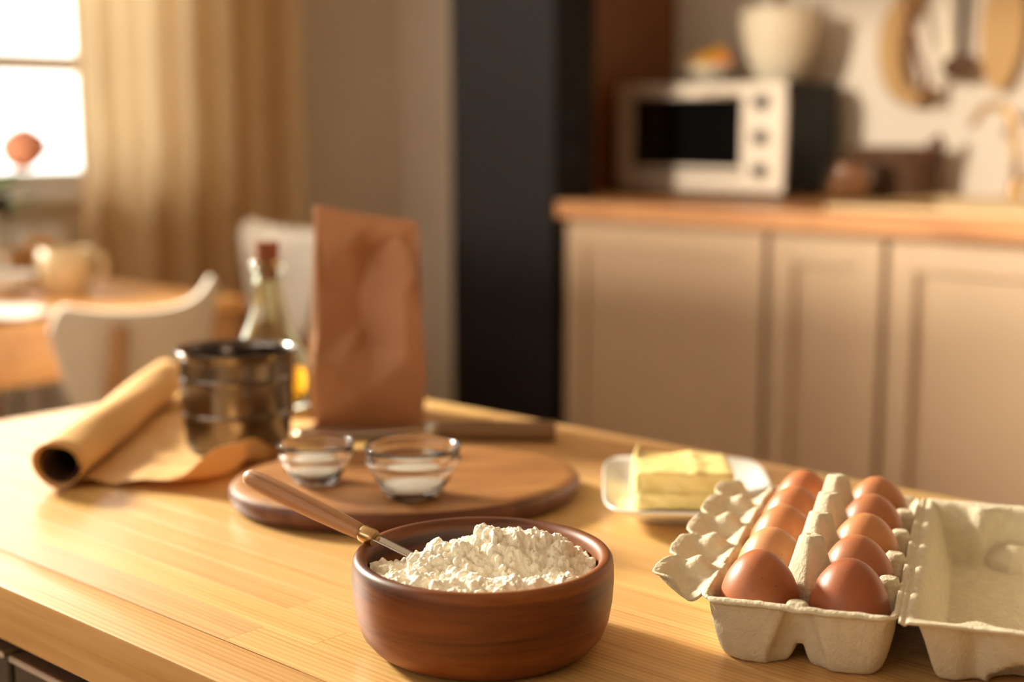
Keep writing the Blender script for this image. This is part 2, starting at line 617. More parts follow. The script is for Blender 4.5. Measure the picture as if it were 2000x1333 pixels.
# radiator under the window
t = room_thing('radiator', 'white ribbed radiator under the window at the left edge', 'radiator', A0 + .055, 1.45)
for k in range(14):
    MB().box(-.03, .03, -.62 + k * .088, -.62 + k * .088 + .07, .2, .80, 0.012).build('radiator_rib', M['white_frame'], t, 40)
MB().box(-.05, .02, -.62, .60, .16, .2, 0.006).box(-.03, .03, -.64, -.58, 0, .16, 0.004).box(-.03, .03, .55, .60, 0, .16, 0.004) \
    .build('radiator_base', M['white_frame'], t, False)

# curtain
nu, nv = 150, 26
uu, zz = np.meshgrid(np.linspace(0, 1, nu), np.linspace(0, 1, nv), indexing='ij')
ph = uu * 2 * math.pi * 5.2
fold = np.sin(ph + 0.5 * np.sin(ph * 0.5)) + 0.35 * np.sin(ph * 2.3 + 1)
amp = 0.035 + 0.018 * (1 - zz)
P = np.stack([-3.43 + fold * amp * (1 - .25 * zz), 2.03 + uu * (0.755 + .02 * zz) + 0.012 * np.sin(ph * 1.3 + 2) * (1 - zz),
              0.015 + zz * 2.43], -1)
t = room_thing('curtain', 'beige linen curtain in loose folds beside the bright window', 'curtain')
MB().grid(P).build('curtain_panel', M['curtain'], t)
MB().tube([(-3.43, -.4, 2.46), (-3.43, 2.95, 2.46)], .014, 12).cyl((-3.599, 2.9, 2.46), (-3.43, 2.9, 2.46), .008) \
    .cyl((-3.599, -.35, 2.46), (-3.43, -.35, 2.46), .008).build('curtain_rod', M['white_frame'], t)

# ------------------------------------------------------------------ far kitchen run
ZC = 0.895
t = room_thing('tall_cabinet', 'tall charcoal cabinet with flat front left of the counter', 'cabinet')
MB().box(-2.57, -2.215, 2.635, 2.776, .08, 2.3, 0.003).box(-2.55, -2.235, 2.66, 2.776, 0, .08) \
    .build('body', M['dark'], t, False)
MB().box(-2.57, -2.215, 2.615, 2.635, .085, 2.3, 0.003).build('door', M['dark'], t, False)
for z in (1.095, 1.008):
    MB().box(-2.215, -2.207, 2.650, 2.695, z - .022, z + .022, 0.003).build('socket', M['black'], t, False)
t = room_thing('wood_side_panel', 'orange-brown tall wooden side panel behind the charcoal cabinet', 'panel')
MB().box(-2.57, -2.41, 2.778, 3.398, 0, 2.3, 0.002).build('panel_board', M['walnut'], t, False)


def base_unit(a0, a1, label):
    t = room_thing('base_cabinet', label, 'cabinet', group='beige base cabinets under the far counter')
    MB().box(a0, a1, 2.665, 3.39, .1, .853).box(a0 + .01, a1 - .01, 2.72, 3.38, 0, .1).build('body', M['sage'], t, False)
    d = MB()
    x0, x1, z0, z1, fr = a0 + .005, a1 - .005, .105, .842, .058
    d.box(x0, x0 + fr, 2.640, 2.6645, z0, z1, .0015).box(x1 - fr, x1, 2.640, 2.6645, z0, z1, .0015)
    d.box(x0 + fr, x1 - fr, 2.640, 2.6645, z1 - fr, z1, .0015).box(x0 + fr, x1 - fr, 2.640, 2.6645, z0, z0 + fr, .0015)
    d.build('door_frame', M['sage'], t, False)
    MB().box(x0 + fr, x1 - fr, 2.650, 2.664, z0 + fr, z1 - fr).build('door_panel', M['sage'], t, False)


base_unit(-2.200, -1.622, 'wide beige cabinet under the toaster oven, beside the charcoal cabinet')
base_unit(-1.616, -1.338, 'narrow beige cabinet, the middle one under the far counter')
base_unit(-1.332, -0.70, 'beige cabinet below the sink at the right edge')

SA0, SA1, SB0, SB1 = -1.50, -0.80, 2.76, 3.20     # sink cut-out
t = room_thing('counter_top', 'long oak counter top on the beige cabinets along the far wall', 'counter')
mb = MB()
mb.box(-2.214, SA0, 2.62, 2.779, .855, ZC, .004).box(-2.408, SA0, 2.779, 3.398, .855, ZC)
mb.box(SA0, SA1, 2.62, SB0, .855, ZC, .004).box(SA0, SA1, SB1, 3.398, .855, ZC).box(SA1, -.70, 2.62, 3.398, .855, ZC)
mb.build('counter_board', M['counter'], t, False)

# sink and faucet
t = room_thing('kitchen_sink', 'sand-coloured composite sink let into the far counter', 'sink')
mb = MB()
for x0, x1, y0, y1 in ((SA0 - .03, SA1 + .03, SB0 - .03, SB0 + .004), (SA0 - .03, SA1 + .03, SB1 - .004, SB1 + .09),
                       (SA0 - .03, SA0 + .004, SB0 + .004, SB1 - .004), (SA1 - .004, SA1 + .03, SB0 + .004, SB1 - .004)):
    mb.box(x0, x1, y0, y1, ZC + .0005, ZC + .012, .003)
mb.build('sink_rim', M['sink'], t, False)
mb = MB()
e = .004
mb.box(SA0 + e, SA1 - e, SB0 + e, SB1 - e, .72, .73)
for x0, x1, y0, y1 in ((SA0 + e, SA0 + 2 * e, SB0 + e, SB1 - e), (SA1 - 2 * e, SA1 - e, SB0 + e, SB1 - e),
                       (SA0 + 2 * e, SA1 - 2 * e, SB0 + e, SB0 + 2 * e), (SA0 + 2 * e, SA1 - 2 * e, SB1 - 2 * e, SB1 - e)):
    mb.box(x0, x1, y0, y1, .73, ZC + .001)
mb.build('basin', M['sink'], t, False)
t = room_thing('kitchen_faucet', 'gold gooseneck faucet at the back of the sink', 'faucet', -1.315, 3.245, ZC + .0122)
pts = [(0, 0, .03), (-.003, 0, .10), (-.012, 0, .15)]
for k in range(11):
    th = math.radians(15 + k * 14.5)
    pts.append((-.062 + .05 * math.cos(th), 0, .165 + .055 * math.sin(th)))
pts.append((-.118, 0, .172))
MB().tube(pts, .0095, 12).build('spout', M['gold'], t)
MB().lathe([(0, 0), (.024, 0), (.024, .006), (.017, .012), (.015, .04), (0, .04)], 24).build('faucet_base', M['gold'], t, 40)
MB().tube([(.012, 0, .03), (.03, -.01, .045), (.045, -.015, .075)], [.007, .006, .004], 10).build('lever', M['gold'], t)

# toaster oven
OA0, OA1, OB0, OB1, OZ0, OZ1 = -2.362, -1.836, 3.06, 3.335, .910, 1.190
t = room_thing('toaster_oven', 'silver-fronted black toaster oven with three knobs on the far counter', 'oven')
MB().box(OA0, OA1, OB0 + .012, OB1, OZ0, OZ1, .006).build('casing', M['black'], t, False)
fr = MB()
fr.box(OA0, OA1, OB0 - .004, OB0 + .0115, OZ1 - .036, OZ1, .005).box(OA0, OA1, OB0 - .004, OB0 + .0115, OZ0, OZ0 + .040, .005)
fr.box(OA0, OA0 + .052, OB0 - .004, OB0 + .0115, OZ0 + .040, OZ1 - .036).box(OA1 - .125, OA1, OB0 - .004, OB0 + .0115, OZ0 + .040, OZ1 - .036)
fr.build('front_frame', M['oven_steel'], t, False)
MB().box(OA0 + .052, OA1 - .125, OB0 + .003, OB0 + .0118, OZ0 + .040, OZ1 - .036).build('door_glass', M['oven_glass'], t, False)
MB().tube([(OA0 + .07, OB0 - .028, OZ1 - .033), (OA1 - .145, OB0 - .028, OZ1 - .033)], .007, 12) \
    .cyl((OA0 + .08, OB0 - .004, OZ1 - .033), (OA0 + .08, OB0 - .028, OZ1 - .033), .006) \
    .cyl((OA1 - .155, OB0 - .004, OZ1 - .033), (OA1 - .155, OB0 - .028, OZ1 - .033), .006).build('door_handle', M['oven_steel'], t)
MB().box(OA0 + .058, OA1 - .132, OB0 - .002, OB0 + .003, OZ0 + .046, OZ0 + .062, .001).build('door_trim', M['oven_steel'], t, False)
for z in (1.137, 1.050, .966):
    kb = MB().lathe([(.019, 0), (.019, .010), (.015, .014), (.0145, .026), (.013, .028), (0, .028)], 24, (OA1 - .062, OB0 - .004, z), (0, -1, 0)) \
        .build('knob', M['charcoal'], t, 40)
    MB().box(OA1 - .072, OA1 - .060, OB0 - .0335, OB0 - .0322, z - .012, z + .012).build('knob_mark', M['black'], kb, False)
for x in (OA0 + .04, OA1 - .04):
    for y in (OB0 + .04, OB1 - .04):
        MB().cyl((x, y, ZC + .0005), (x, y, OZ0 + .001), .014).build('foot', M['black'], t)

# on top of the oven: fruit bowl with fruit, lidded pot
ZO = OZ1 + .0005
t = room_thing('fruit_bowl', 'cream bowl of fruit on top of the toaster oven', 'bowl', -2.165, 3.20, ZO)
MB().lathe([(0, 0), (.045, 0), (.05, .004), (.078, .022), (.092, .046), (.094, .050), (.090, .050), (.075, .027), (.048, .010), (0, .009)], 40) \
    .build('bowl_body', M['stoneware'], t)
for dx, dy, dz, r, mt, lab, cat in ((-.040, -.012, .046, .034, 'peach', 'pale round fruit at the left of the fruit bowl', 'fruit'),
                                    (.005, -.03, .050, .032, 'lemon', 'yellow lemon in the middle of the fruit bowl', 'lemon'),
                                    (.012, .025, .064, .034, 'lemon', 'topmost yellow lemon at the back of the fruit bowl', 'lemon'),
                                    (.052, -.002, .050, .031, 'orange', 'orange fruit at the right of the fruit bowl', 'fruit')):
    prof = [(r * math.sin(q) * (1.0), -r * 1.0 * math.cos(q)) for q in np.linspace(0, math.pi, 14)]
    if mt == 'lemon':
        prof = [(rr, h * 1.28) for rr, h in prof]
    o = MB().lathe(prof, 20, (0, 0, 0), (0.5, .3, .75) if mt == 'lemon' else (0, 0, 1)).build('lemon' if mt == 'lemon' else 'fruit', M[mt])
    o.location = W(-2.165 + dx, 3.20 + dy, ZO + dz)
    tag(o, lab, cat, 'fruit in the bowl on the oven')
t = room_thing('lidded_pot', 'cream round-bottomed pot with a dark knob, behind the fruit bowl on the oven', 'pot', -1.955, 3.215, ZO)
MB().lathe([(0, 0), (.05, 0), (.056, .006), (.075, .05), (.09, .10), (.098, .15), (.100, .178), (.096, .178), (.09, .15), (0, .15)], 48) \
    .build('pot_body', M['stoneware'], t, 50)
MB().lathe([(.0955, .1785), (.101, .180), (.09, .19), (.05, .20), (0, .203)], 48).build('lid', M['stoneware'], t)
MB().lathe([(.012, .2025), (.012, .212), (.020, .222), (.018, .234), (0, .236)], 20).build('knob', M['redwood'], t)

# nut jar and basket on the counter
t = room_thing('nut_bowl', 'small glass bowl full of nuts beside the toaster oven', 'bowl', -1.665, 3.085, ZC + .0005)
MB().lathe([(0, 0), (.035, 0), (.05, .012), (.066, .045), (.062, .085), (.058, .098), (.055, .098), (.059, .085), (.062, .046), (.046, .016), (.03, .006), (0, .006)], 40) \
    .build('bowl_glass', M['glass'], t)
nutm = None
for k in range(15):
    ring = [(0, 0, .028)] + [(.03 * math.cos(q), .03 * math.sin(q), .029) for q in np.linspace(0, 5.2, 5)] + \
           [(.034 * math.cos(q), .034 * math.sin(q), .054) for q in np.linspace(.5, 5.7, 5)] + [(.004, .003, .057)] + \
           [(.022 * math.cos(q), .022 * math.sin(q), .079) for q in np.linspace(.2, 4.5, 3)]
    x, y, z = ring[k]
    if nutm is None:
        nutm = MB().lathe([(.0145 * math.sin(q), -.0165 * math.cos(q)) for q in np.linspace(0, math.pi, 9)], 12).build('nut', M['nut'])
        o = nutm
    else:
        o = nutm.copy()
        C.objects.link(o)
    o.location = W(-1.665 + x, 3.085 + y, ZC + z)
    o.rotation_euler = (random.random() * 3, random.random() * 3, 0)
    tag(o, 'brown nut in the small glass bowl beside the oven', 'nut', 'nuts in the glass bowl')
t = room_thing('handled_basket', 'dark woven basket with a reddish handle against the far wall', 'basket', -1.640, 3.265, ZC + .0005)
mb = MB()
for k in range(9):
    z = .008 + k * .0145
    s = 1 + .012 * k
    pts = []
    for q in np.linspace(0, 2 * math.pi, 49):
        r = .0035 * math.sin(q * 12 + (k % 2) * math.pi)
        c, d = math.cos(q), math.sin(q)
        ex = math.copysign(abs(c) ** .6, c) * (.095 * s + r)
        ey = math.copysign(abs(d) ** .6, d) * (.07 * s + r)
        pts.append((ex, ey, z))
    mb.tube(pts, .0085, 6, caps=False)
mb.box(-.085, .085, -.06, .06, 0, .01)
mb.build('woven_body', M['wicker'], t)
pts = [(.10, -.05, .10), (.112, -.03, .14), (.118, 0, .155), (.112, .03, .14), (.10, .05, .10)]
MB().tube(pts, .009, 8).build('handle', M['redwood'], t)

# things hanging on the far wall
RZ = 1.52
t = room_thing('hanging_rail', 'metal utensil rail on the white wall above the sink', 'rail')
MB().tube([(-1.80, 3.36, RZ), (-1.25, 3.36, RZ)], .006, 10).build('rail_bar', M['gold'], t)
for a in (-1.78, -1.27):
    MB().cyl((a, 3.398, RZ), (a, 3.36, RZ), .006).build('bracket', M['gold'], t)
pts = [(-1.665, RZ), (-1.655, 1.42), (-1.695, 1.35), (-1.705, 1.28), (-1.688, 1.20), (-1.655, 1.155), (-1.615, 1.150), (-1.60, 1.175)]
path = [Vector((a, 3.352 + .012 * math.sin(i), z)) for i, (a, z) in enumerate(pts)]


def band(path, wd, th=.006, n=40):
    q = []
    for i in range(n + 1):
        s = i / n * (len(path) - 1)
        k = min(int(s), len(path) - 2)
        fr_ = s - k
        p0, p1, p2, p3 = path[max(k - 1, 0)], path[k], path[k + 1], path[min(k + 2, len(path) - 1)]
        q.append(0.5 * ((2 * p1) + (-p0 + p2) * fr_ + (2 * p0 - 5 * p1 + 4 * p2 - p3) * fr_ ** 2 + (-p0 + 3 * p1 - 3 * p2 + p3) * fr_ ** 3))
    return q


sm = band(path, .05)
ta = MB().tube(sm, [.021 + .014 * math.sin(math.pi * min(1, i / 30)) for i in range(len(sm))], 12)
o = ta.build('fabric_strap', M['tan'])
o.scale = (1, 1, 1)
o.rotation_euler = (0, 0, ROOM)
tag(o, 'tan fabric strap hanging in a bent loop, leftmost on the wall', 'fabric')
t = room_thing('thin_string', 'thin dark string hanging slantwise beside the tan strap', 'string')
MB().tube([(-1.655, 3.345, RZ - .005), (-1.648, 3.302, 1.40), (-1.60, 3.295, 1.25), (-1.578, 3.296, 1.20), (-1.586, 3.298, 1.14)], [.005, .006, .008, .010, .012], 8) \
    .build('string_cord', M['redwood'], t)
t = room_thing('hanging_spatula', 'pale slim spatula hanging left of the dark ladle', 'spatula')
MB().box(-1.566, -1.548, 3.352, 3.358, 1.30, RZ - .012, .002).build('handle', M['stoneware'], t, False)
MB().box(-1.574, -1.540, 3.352, 3.357, 1.19, 1.2995, .002).build('blade', M['stoneware'], t, False)
t = room_thing('hanging_ladle', 'dark metal ladle hanging in the middle of the rail', 'ladle')
MB().box(-1.525, -1.508, 3.352, 3.358, 1.245, RZ - .012, .002).build('handle', M['black'], t, False)
MB().lathe([(.0, 0), (.022, .002), (.036, .016), (.040, .034), (.037, .034), (.033, .018), (0, .006)], 24, (-1.512, 3.345, 1.205), (0, -.65, .75)) \
    .build('ladle_bowl', M['wicker'], t)
t = room_thing('paddle_board', 'long tan wooden paddle board hanging at the right edge', 'board')
mb = MB()
v, fcs = [], []
prof = [(1.165, .012), (1.19, .03), (1.24, .046), (1.30, .054), (1.36, .052), (1.41, .038), (1.45, .02), (1.505, .016)]
for z, hw in prof:
    for dx, dy in ((-hw, 0), (hw, 0), (hw, .012), (-hw, .012)):
        v.append((-1.42 + dx + (z - 1.165) * .03, 3.352 + dy, z))
for i in range(len(prof) - 1):
    for k in range(4):
        fcs.append((i * 4 + k, i * 4 + (k + 1) % 4, i * 4 + 4 + (k + 1) % 4, i * 4 + 4 + k))
fcs += [(3, 2, 1, 0), tuple(range(len(v) - 4, len(v)))]
mb.add(v, fcs)
mb.build('board_blade', M['tan'], t, 30)

# ------------------------------------------------------------------ dining corner
TA0, TA1, TB0, TB1, TZ = -3.30, -2.215, 0.80, 1.675, .742
t = room_thing('dining_table', 'light wooden dining table with a deep apron by the window', 'table')
nb = 6
for k in range(nb):
    y0 = TB0 + (TB1 - TB0) / nb * k
    MB().box(TA0, TA1, y0 + .0006, y0 + (TB1 - TB0) / nb - .0006, TZ - .024, TZ, .002).build('top_board', M['tablewood'], t, False)
mb = MB().box(TA1 - .05, TA1 - .022, TB0 + .08, TB1 - .08, TZ - .115, TZ - .0245, .002).box(TA0 + .022, TA0 + .05, TB0 + .08, TB1 - .08, TZ - .115, TZ - .0245, .002)
mb.box(TA0 + .09, TA1 - .09, TB0 + .022, TB0 + .05, TZ - .115, TZ - .0245, .002).box(TA0 + .09, TA1 - .09, TB1 - .05, TB1 - .022, TZ - .115, TZ - .0245, .002)
mb.build('apron', M['tablewood'], t, False)
for x in (TA0 + .015, TA1 - .085):
    for y in (TB0 + .010, TB1 - .080):
        MB().box(x, x + .07, y, y + .07, 0, TZ - .0245, .004).build('leg', M['chairwood'], t, False)


def chair(label, loc, rz, ht=.776, ear=.058):
    """backrest stands at local y = 0, its hollow side faces +y, the seat lies towards +y"""
    t = thing('dining_chair', label, 'chair', loc, rz, 'white chairs at the dining table')
    nu, nv = 33, 17
    s, q = np.meshgrid(np.linspace(-1, 1, nu), np.linspace(0, 1, nv), indexing='ij')
    top = ht + np.where(s > 0, ear, .022) * np.abs(s) ** 2.4 - .05 * np.clip((np.abs(s) - .84) / .16, 0, 1) ** 2
    z = .56 + (top - .56) * q
    hw = .095 + .083 * q ** .8
    ang = s * hw / .23
    P = np.stack([.23 * np.sin(ang) * 1.0, .23 * (1 - np.cos(ang)) - .09 * (q - .5) * .6, z], -1)
    MB().grid(P).build('backrest', M['chair'], t, solid=.011)
    st = MB()
    sp = []
    for i in range(24):
        a = 2 * math.pi * i / 24
        c, d = math.cos(a), math.sin(a)
        sp.append((math.copysign(abs(c) ** .55, c) * .205, .225 + math.copysign(abs(d) ** .55, d) * .195))
    st.add([(x, y, .437) for x, y in sp] + [(x, y, .452) for x, y in sp],
           [tuple(range(24))[::-1], tuple(range(24, 48))] + [(i, (i + 1) % 24, 24 + (i + 1) % 24, 24 + i) for i in range(24)])
    st.build('seat', M['chair'], t, 40)
    for sx, zt in ((-.072, .752), (.072, .69)):
        yb_ = .0105
        MB().tube([(sx, .03, .395), (sx, .006 + yb_, .53), (sx, -.016 + yb_, .64), (sx, -.016 + yb_ - .22 * (zt - .64), zt)], [.018, .018, .017, .015], 10).build('back_support', M['chairwood'], t)
    MB().box(-.16, .16, .015, .06, .40, .4365, .004).box(-.02, .02, .06, .38, .40, .4365, .004).build('seat_rail', M['chairwood'], t, False)
    for sx in (-1, 1):
        for y0, y1 in ((.05, .0), (.36, .41)):
            MB().cyl((sx * .15, y0, .436), (sx * .19, y1, 0), .017, .012, 14).build('leg', M['chairwood'], t)
    return t


c1 = chair('white chair seen from behind, pushed up to the near end of the dining table', W(-2.00, 1.305), ROOM + math.radians(88))
c2 = chair('white chair facing forward beside the curtain, behind the oil bottle', W(-2.725, 2.205), ROOM + math.radians(180), .822, .03)

# on the dining table
ZT = TZ + .0008
P = np.zeros((24, 12, 3))
for i in range(24):
    for j in range(12):
        P[i, j] = (-2.71 + .48 * j / 11, .86 + .42 * i / 23, .0075 + .0035 * math.sin(i * .9 + j * .6) + .002 * math.sin(j * 1.7))
t = room_thing('table_runner', 'white linen runner laid over the near end of the dining table', 'cloth', 0, 0, ZT)
MB().grid(P).build('runner_cloth', M['linen'], t, solid=.0015)
t = room_thing('beige_mug', 'beige mug with a round handle on the dining table', 'mug', -2.530, 1.462, ZT, math.radians(40))
MB().lathe([(0, 0), (.042, 0), (.047, .006), (.052, .05), (.053, .092), (.0505, .092), (.048, .05), (.042, .008), (0, .006)], 40).build('mug_body', M['beige_cup'], t)
MB().tube([(.050, 0, .08), (.068, 0, .084), (.082, 0, .066), (.080, 0, .040), (.066, 0, .022), (.048, 0, .024)], .006, 10).build('handle', M['beige_cup'], t)
t = room_thing('bread_basket', 'low woven basket behind the beige mug on the dining table', 'basket', -2.850, 1.590, ZT)
mb = MB()
for k in range(5):
    r = .060 + .004 * k
    mb.tube([((r + .003 * math.sin(q * 10 + k * math.pi)) * math.cos(q), (r + .003 * math.sin(q * 10 + k * math.pi)) * math.sin(q), .007 + k * .0125) for q in np.linspace(0, 2 * math.pi, 41)], .0075, 6, False)
mb.cyl((0, 0, 0), (0, 0, .008), .056, .056, 24)
mb.build('woven_body', M['bread'], t)
bun = MB().lathe([(.0, -.024), (.03, -.02), (.040, 0), (.033, .018), (.015, .028), (0, .03)], 20).build('bread_roll', M['bread'])
bun.location = W(-2.850, 1.590, ZT + .066)
tag(bun, 'golden bread roll in the low woven basket', 'bread')
t = room_thing('white_bowl', 'small white bowl at the left edge of the dining table', 'bowl', -2.60, 1.365, ZT)
MB().lathe([(0, 0), (.03, 0), (.033, .004), (.055, .026), (.063, .044), (.060, .044), (.05, .026), (.03, .008), (0, .007)], 36).build('bowl_body', M['porcelain'], t)
t = room_thing('flower_vase', 'clear glass vase with water and flowers at the left edge', 'vase', -2.775, 1.435, ZT)
MB().lathe([(0, 0), (.042, 0), (.045, .006), (.036, .06), (.034, .12), (.046, .19), (.043, .19), (.031, .12), (.033, .06), (.040, .012), (0, .010)], 36).build('vase_glass', M['glass'], t)
MB().lathe([(0, .0125), (.0395, .0145), (.0335, .055), (.0315, .075), (0, .075)], 36).build('water', M['glass'], t)


def flower(dx, dy, h, label, r=.054):
    t = room_thing('rose', label, 'flower', -2.775, 1.435, ZT + .02, group='flowers in the glass vase')
    MB().tube([(0.008 * np.sign(dx), 0, 0), (dx * .25, dy * .25, h * .5), (dx * .8, dy * .8, h * .88), (dx, dy, h)], [.0025, .0025, .002, .002], 6).build('stem', M['leaf'], t)
    for k in range(11):
        mb = MB()
        a = k * 2.4
        rr = r * (.38 + .056 * k)
        g = np.zeros((9, 8, 3))
        for i in range(9):
            for j in range(8):
                th = a + (i - 4) * .30
                el = .25 + (2.35 - .07 * k) * j / 7 - .10 * ((i - 4) / 4) ** 2
                rad = rr * math.sin(el) * (1 + .05 * math.sin(i * 1.7 + k))
                g[i, j] = (dx + rad * math.cos(th), dy + rad * math.sin(th), h - rr * math.cos(el) * .95 + r * .50 * (1 - k / 10))
        mb.grid(g).build('petal', M['rose'], t, solid=.0008)
    for k, (q, s) in enumerate(((.55, 1), (.75, -1), (.93, 1))):
        base = Vector((dx * q * q, dy * q * q, h * q))
        g = np.zeros((7, 3, 3))
        la = (1.0, 3.2, 1.5)[k]
        d = Vector((math.cos(la) * .075, math.sin(la) * .075, .02 * s))
        n = d.cross(Vector((0, 0, 1))).normalized()
        for i in range(7):
            wd = .023 * math.sin(math.pi * i / 6) + .0008
            for j in range(3):
                g[i, j] = base + d * (i / 6) + n * wd * (j - 1) + Vector((0, 0, -.006 * abs(j - 1)))
        MB().grid(g).build('leaf', M['leaf'], t, solid=.0008)


flower(.010, .082, .270, 'pink rose leaning right in front of the window')
flower(-.035, .005, .345, 'tall pink rose at the left edge of the vase', .038)
flower(-.085, .030, .215, 'lower pink rose behind the leaning one', .034)

# ------------------------------------------------------------------ kitchen island
ZI = 0.78
IA0, IA1, IB0, IB1 = -1.322, 0.12, 0.425, 1.055
t = room_thing('island_cabinet', 'charcoal kitchen island cabinet under the pine worktop', 'cabinet')
MB().box(IA0 + .05, IA1 - .03, IB0 + .038, IB1 - .03, .08, ZI - .0385).box(IA0 + .06, IA1 - .04, IB0 + .09, IB1 - .05, 0, .08).build('body', M['dark'], t, False)
edges = [IA0 + .052, -.868, -.415, .085]
for x0, x1 in zip(edges[:-1], edges[1:]):
    x0, x1 = x0 + .004, x1 - .004
    d = MB().box(x0, x1, IB0 + .020, IB0 + .0375, .10, .7145, .002).build('drawer_front', M['charcoal'], t, False)
    MB().box(x0, x1, IB0 + .016, IB0 + .0372, .715, .7195, .0015).build('edge_grip', M['alu'], d, False)
t = room_thing('pine_worktop', 'glued pine stave worktop of the kitchen island, holding the baking things', 'worktop', 0, 0, ZI)
bs = [IB0, .465]
while bs[-1] + .029 < IB1 - .012: bs.append(bs[-1] + .029)
bs[-1] = IB1
fixed = {1: -.602, 2: -.602, 4: -.78, 5: -.78}
for r_, (b0, b1) in enumerate(zip(bs[:-1], bs[1:])):
    js = [IA0]
    while True:
        L_ = random.uniform(.24, .46)
        n_ = js[-1] + L_
        if n_ > IA1 - .12: break
        js.append(n_)
    if r_ in (2, 5):
        fx = fixed[r_]
        js = [j for j in js if abs(j - fx) > .14] + [fx]
        js.sort()
    if r_ == 0: js = [IA0, -.31]
    js.append(IA1)
    for x0, x1 in zip(js[:-1], js[1:]):
        cx, cy = (x0 + x1) / 2, (b0 + b1) / 2
        hx, hy = (x1 - x0) / 2 - .00003, (b1 - b0) / 2 - .00003
        mb = MB().box(-hx, hx, -hy, hy, -.038, 0, .0016 if r_ in (0, len(bs) - 2) else .00012, 2 if r_ == 0 else 1)
        mb.build('stave', M['pine'], t, 30, loc=(cx, cy, 0))

# ------------------------------------------------------------------ wooden bowl with flour and spoon
BX, BY = -.0168, .774
t = thing('wooden_bowl', 'round reddish-brown wooden bowl heaped with flour, in the front middle', 'bowl', (BX, BY, ZI + .0003), .35)
MB().lathe([(0, 0), (.056, 0), (.060, .0006), (.0655, .004), (.0705, .010), (.0735, .018), (.0752, .028), (.0760, .040), (.0758, .048),
            (.0752, .0525), (.0735, .0548), (.0715, .0552), (.0690, .0543), (.0673, .0515), (.0668, .046), (.0655, .030), (.0610, .016), (.052, .009), (.03, .0075), (0, .0075)], 96) \
    .build('bowl_body', M['acacia'], t)

n = 330
xs = np.linspace(-.0668, .0668, n)
X, Y = np.meshgrid(xs, xs, indexing='ij')
R = np.hypot(X, Y)
H = .0405 + .0185 * np.exp(-(((X - .012) / .036) ** 2 + ((Y - .012) / .026) ** 2)) + .007 * np.exp(-(((X - .030) / .022) ** 2 + ((Y - .012) / .024) ** 2))
H += .006 * np.exp(-(((X + .03) / .03) ** 2 + ((Y + .005) / .03) ** 2))
H += .007 * smooth01((-Y - .015) / .03) - .004 * np.exp(-(((X - .005) / .03) ** 2 + ((Y + .022) / .012) ** 2))
H -= .022 * smooth01((Y - .030) / .022) + .013 * smooth01((-X - .030) / .02) * smooth01((Y - .0) / .02)
H += .0030 * fbm(X, Y, 70, 3, 3)
lump = np.full_like(X, -1.0)
for k in range(2600):
    rad = .0009 + .0046 * rng.random() ** 3.2
    x0, y0 = rng.uniform(-.064, .064, 2)
    i0, i1 = np.searchsorted(xs, [x0 - rad * 1.5, x0 + rad * 1.5])
    j0, j1 = np.searchsorted(xs, [y0 - rad * 1.5, y0 + rad * 1.5])
    if i1 - i0 < 2 or j1 - j0 < 2: continue
    xx, yy = X[i0:i1, j0:j1], Y[i0:i1, j0:j1]
    d = np.hypot(xx - x0, yy - y0) * (1 + .28 * fbm(xx + k, yy - k, 260, 2, 9))
    base = H[(i0 + i1) // 2, (j0 + j1) // 2]
    cap = np.where(d < rad, np.sqrt(np.clip(rad ** 2 - d ** 2, 0, None)) * (.85) + base + rad * rng.uniform(-.45, .40), -1)
    lump[i0:i1, j0:j1] = np.maximum(lump[i0:i1, j0:j1], cap)
H = np.maximum(H, lump)
H += .0011 * fbm(X, Y, 330, 4, 21)
lim = np.where(R > .060, .050 - .10 * (R - .060), 1)
H = np.minimum(H, lim + .003 * fbm(X, Y, 200, 2, 5))
H = np.maximum(H, .012)
Hc = H.copy()
Hc[R > .0660] = np.nan
o = MB().grid(np.stack([X, Y, Hc], -1)).build('flour_heap', M['flour'], None, loc=(BX, BY, ZI))
tag(o, 'crumbly heap of cream white flour in the wooden bowl', 'flour', kind='stuff')

p0, p1 = Vector((-.1663, .8369, .8651)), Vector((-.0599, .7796, .8310))
ax = (p1 - p0).normalized()
Lh = (Vector((-.0835, .7923, .8385)) - p0).length - .0065
t = thing('wooden_handled_spoon', 'spoon with a round beech handle standing in the flour', 'spoon', p0)
t.rotation_mode = 'QUATERNION'
t.rotation_quaternion = ax.to_track_quat('X', 'Z')
hp = [(0, 0), (.0028, .0006), (.0050, .0025), (.0063, .0065), (.0068, .013), (.0069, .03), (.0066, .055), (.0058, .078), (.0050, Lh - .002), (.0048, Lh), (0, Lh)]
MB().lathe(hp, 28, (0, 0, 0), (1, 0, 0), 1.0, .92).build('handle', M['beech'], t)
MB().lathe([(.0049, Lh - .0002), (.0053, Lh + .0004), (.0053, Lh + .0075), (.0046, Lh + .0092), (0, Lh + .0092)], 28, (0, 0, 0), (1, 0, 0)).build('ferrule', M['brass'], t, 40)
L2 = (p1 - p0).length + .020
g = np.zeros((14, 7, 3))
for i in range(14):
    s = i / 13
    hw = .0046 - .0018 * s
    for j in range(7):
        q = (j - 3) / 3
        g[i, j] = (Lh + .0085 + (L2 - Lh) * s, hw * q, .0010 - .0017 * (1 - abs(q)))
MB().grid(g).build('shank', M['steel2'], t, 30, solid=.0011)

# ------------------------------------------------------------------ egg carton and ten eggs
CX, CY, CZ = .1975, .8445, ZI + .0004
CR = math.radians(-19.0)
PY, PX = .0490, .0248
t = thing('egg_carton', 'open grey-beige paper pulp egg carton with its lid folded out right', 'egg carton', (CX, CY, CZ), CR)
ca, sa = math.cos(CR), math.sin(CR)


def CW(x, y, z): return Vector((CX + ca * x - sa * y, CY + sa * x + ca * y, CZ + z))


